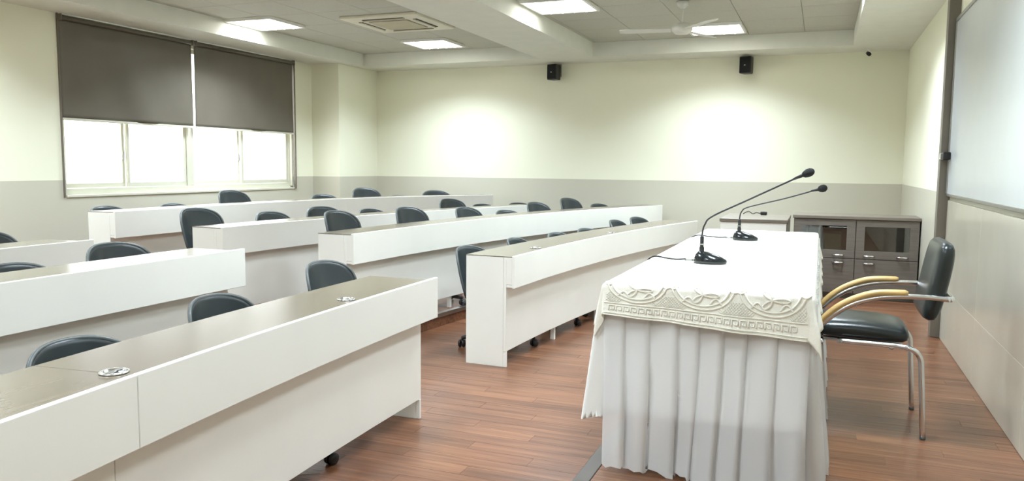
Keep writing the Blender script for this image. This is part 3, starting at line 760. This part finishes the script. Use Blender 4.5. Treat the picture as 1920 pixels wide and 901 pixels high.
mic(mx_, my_, rel(mx_, my_, [(-.536, 0, .99), (-.535, 0, 1.03), (-.524, .0, 1.07), (-.49, .0, 1.110), (-.334, .0, 1.190), (-.109, .0, 1.304), (-.075, 0, 1.320)]),
    'gooseneck microphone at the near end of the white cloth, straighter taller neck', [(-.1, 0, .01), (-.15, .0, .006), (-.2, .03, .006), (-.27, .06, .008), (-.312, .07, -.03), (-.325, .07, -.12)], .84)
mx2, my2 = -.466, 5.25
mic(mx2, my2, rel(mx2, my2, [(-.487, 0, .99), (-.487, 0, 1.02), (-.475, 0, 1.065), (-.43, 0, 1.096), (-.222, 0, 1.153), (-.033, 0, 1.213), (-.01, 0, 1.219)]),
    'gooseneck microphone further along the cloth, bent more sharply near its base', [(-.1, 0, .01), (-.15, .01, .006), (-.22, .05, .006), (-.3, .06, .008), (-.352, .06, -.03), (-.365, .06, -.12)])

# ------------------------------------------------------------------ visitor chair on the platform
vc = thing('visitor_armchair', 'chrome armchair with black leatherette seat and beech armrests behind the table', 'chair', (.25, 4.16, ZP))
def V(x, y, z): return (x - .25, y - 4.16, z - ZP)
NY, FY = 3.93, 4.39
def pad(x0, x1, y0, y1, z0, z1, name, crown=.02, sub=2, tilt=0.):
    n = 8; v = []; f = []
    for lay in (0, 1):
        for j in range(n + 1):
            for i in range(n + 1):
                a, b = -1 + 2 * i / n, -1 + 2 * j / n
                q = (abs(a) ** 9 + abs(b) ** 9) ** (1 / 9); k = max(abs(a), abs(b)) / q if q else 1
                x = (x0 + x1) / 2 + (x1 - x0) / 2 * a * k; y = (y0 + y1) / 2 + (y1 - y0) / 2 * b * k
                edge = max(abs(a), abs(b)) ** 8
                z = (z1 - edge * .014 - crown * (a * a * .5 + b * b * .3) + crown * .4 if lay else z0 + edge * .012)
                v.append((x, y, z + tilt * (x - x0)))
    S_ = (n + 1) ** 2
    for lay in (0, 1):
        for j in range(n):
            for i in range(n):
                a = lay * S_ + j * (n + 1) + i; f.append((a, a + 1, a + n + 2, a + n + 1))
    for i in range(n):
        for (p, q) in ((i, i + 1), (n * (n + 1) + i, n * (n + 1) + i + 1), (i * (n + 1), (i + 1) * (n + 1)), (i * (n + 1) + n, (i + 1) * (n + 1) + n)): f.append((p, q, q + S_, p + S_))
    return v, f
v, f = pad(-.01, .415, NY + .02, FY - .02, .548, .635, 'seat', .02, tilt=-.03)
MB().add([V(*p) for p in v], f).build('seat', M_LEATHER, vc, smooth=True, sub=1)
v, f = pad(-.19, .185, NY + .0, FY - .0, -.042, .042, 'back', .012)
bt = math.radians(80); c0 = Vector((.515, 0, .84))
bv = [V(c0.x + p[0] * math.cos(bt) + p[2] * math.sin(bt) - .10 * (p[1] - 4.16) ** 2 * 0, p[1], c0.z + p[0] * math.sin(bt) - p[2] * math.cos(bt)) for p in v]
MB().add(bv, f).build('backrest', M_LEATHER, vc, smooth=True, sub=1)
for y in (NY - .01, FY + .01):
    ypts = spline([V(.555, y, .772), V(.46, y, .775), V(.36, y, .772), V(.25, y, .757), V(.15, y, .718), (V(.065, y, .655)), V(.0, y, .575), V(-.035, y, .48), V(-.05, y, .3), V(-.055, y, ZP + .006)], 6)
    MB().tube(ypts, .0125, 12).build('arm_and_front_leg', M_CHROME, vc, smooth=True)
    wp = spline([V(.385, y, .789), V(.25, y, .781), V(.14, y, .737), V(.06, y, .675), V(.012, y, .612)], 6)
    MB().tube(wp, [.012] + [.0185] * (len(wp) - 2) + [.012], 12, .8).build('armrest', M_WOODARM, vc, smooth=True)
    rl = spline([V(.10, y + (.03 if y < 4.1 else -.03), .54), V(.32, y + (.02 if y < 4.1 else -.02), .54), V(.405, y, .535), V(.447, y, .50), V(.458, y, .42), V(.478, y, ZP + .006)], 6)
    MB().tube(rl, .0125, 12).build('rear_leg', M_CHROME, vc, smooth=True)
    for xx in (-.055, .478): MB().lathe([(.012, 0), (.0132, .003), (.0132, .012), (.0125, .013)], 14, V(xx, y, ZP)).build('foot_cap', M_RIM, vc, smooth=True)
MB().tube([V(.555, NY - .01, .772), V(.565, NY + .02, .772), V(.565, FY - .02, .772), V(.555, FY + .01, .772)], .0125, 12).build('back_bar', M_CHROME, vc, smooth=True)
for yy2 in (4.02, 4.30): MB().tube([V(.0, yy2, .535), V(.38, yy2, .535)], .011, 10).build('seat_rail', M_CHROME, vc, smooth=True)
for xx in (.03, .33): MB().tube([V(xx, NY - .0, .53), V(xx, FY + .0, .53)], .010, 10).build('cross_bar', M_CHROME, vc, smooth=True)

# ------------------------------------------------------------------ cabinets behind the table
CX0, CX1, CY0, CY1, CZ = -.235, .85, 7.97, 8.42, .902
cab = thing('glass_door_cabinet', 'grey-brown wooden cabinet with two glass doors above two solid doors', 'cabinet', ((CX0 + CX1) / 2, (CY0 + CY1) / 2, ZP))
def K(x0, x1, y0, y1, z0, z1):
    ox, oy = (CX0 + CX1) / 2, (CY0 + CY1) / 2; return (x0 - ox, x1 - ox, y0 - oy, y1 - oy, z0 - ZP, z1 - ZP)
bd = MB(); mid = .315
bd.box(*K(CX0, CX0 + .02, CY0 + .02, CY1, ZP, CZ - .03)).box(*K(CX1 - .02, CX1, CY0 + .02, CY1, ZP, CZ - .03)).box(*K(mid - .01, mid + .01, CY0 + .02, CY1, ZP + .05, CZ - .03))
bd.box(*K(CX0 + .02, CX1 - .02, CY1 - .015, CY1, ZP, CZ - .03)).box(*K(CX0 + .02, CX1 - .02, CY0 + .05, CY0 + .07, ZP, ZP + .05)).box(*K(CX0 + .02, CX1 - .02, CY0 + .025, CY1 - .015, .49, .51))
bd.box(*K(CX0 + .02, CX1 - .02, CY0 + .025, CY1 - .015, ZP + .05, ZP + .07))
bd.build('carcass', M_CAB, cab)
MB().box(*K(CX0 - .012, CX1 + .005, CY0 - .012, CY1, CZ - .03, CZ)).build('cabinet_top', M_CABTOP, cab, bevel=.004)
for (a, b, hx) in ((CX0 + .003, mid - .003, (.17,)), (mid + .003, CX1 - .003, (.435, .715))):
    d = MB(); z0, z1 = .506, CZ - .034; e = .075
    d.box(*K(a, b, CY0, CY0 + .02, z0, z0 + e)).box(*K(a, b, CY0, CY0 + .02, z1 - .06, z1)).box(*K(a, a + e, CY0, CY0 + .02, z0 + e, z1 - .06)).box(*K(b - e, b, CY0, CY0 + .02, z0 + e, z1 - .06))
    do = d.build('glass_door', M_CAB, cab, bevel=.002)
    MB().box(*K(a + e, b - e, CY0 + .009, CY0 + .013, z0 + e, z1 - .06)).build('pane', M_CABGLASS, do)
    lo_ = MB().box(*K(a, b, CY0, CY0 + .02, ZP + .055, .50)).build('door', M_CAB, cab, bevel=.002)
    for i, h in enumerate(hx):
        MB().tube([V_ for V_ in spline([(K(h - .045, 0, CY0, 0, .535, 0)[0], K(0, 0, CY0, 0, 0, 0)[2], .535 - ZP), (K(h - .03, 0, 0, 0, 0, 0)[0], K(0, 0, CY0 - .025, 0, 0, 0)[2], .535 - ZP), (K(h + .03, 0, 0, 0, 0, 0)[0], K(0, 0, CY0 - .025, 0, 0, 0)[2], .535 - ZP), (K(h + .045, 0, 0, 0, 0, 0)[0], K(0, 0, CY0, 0, 0, 0)[2], .535 - ZP)], 4)], .008, 8).build('handle', M_CHROME, do, smooth=True)
    h = hx[0]
    MB().tube([V_ for V_ in spline([(K(h - .045, 0, 0, 0, 0, 0)[0], K(0, 0, CY0, 0, 0, 0)[2], .465 - ZP), (K(h - .03, 0, 0, 0, 0, 0)[0], K(0, 0, CY0 - .025, 0, 0, 0)[2], .465 - ZP), (K(h + .03, 0, 0, 0, 0, 0)[0], K(0, 0, CY0 - .025, 0, 0, 0)[2], .465 - ZP), (K(h + .045, 0, 0, 0, 0, 0)[0], K(0, 0, CY0, 0, 0, 0)[2], .465 - ZP)], 4)], .008, 8).build('handle', M_CHROME, lo_, smooth=True)
tag(MB().box(.02, .20, 8.1, 8.3, .511, .73).build('file_box', M_GREENF, bevel=.01), 'pale green file box behind the left cabinet glass', 'box')
tag(MB().prism([(-.12, 8.12), (.0, 8.16), (.0, 8.3), (-.12, 8.3)], .511, .77).build('paper_stack', M_PAPER, bevel=.004), 'upright white papers behind the left cabinet glass', 'papers')
wc = thing('low_console', 'low white console with taupe top between table and cabinet', 'cabinet', (-.545, 7.5, ZP))
MB().box(-.275, .275, -.39, .39, 0, CZ - ZP - .032).build('body', M_WHITE, wc, bevel=.003)
MB().box(-.285, .285, -.405, .40, CZ - ZP - .031, CZ - ZP).build('console_top', M_CABTOP, wc, bevel=.005)
MB().box(.275, .281, -.38, .38, .02, CZ - ZP - .04).build('side_panel', M_CAB, wc)
ad = thing('cable_adapter', 'small black adapter with a curled cable on the console', 'adapter', (-.50, 7.75, CZ))
MB().box(-.03, .03, -.025, .025, 0, .032).build('adapter_body', M_BLACK, ad, bevel=.008, seg=3)
MB().tube(spline([(-.03, 0, .015), (-.07, -.01, .02), (-.10, .01, .008), (-.14, .0, .03), (-.19, .02, .005)], 5), .004, 6).build('cable', M_BLACK, ad, smooth=True)
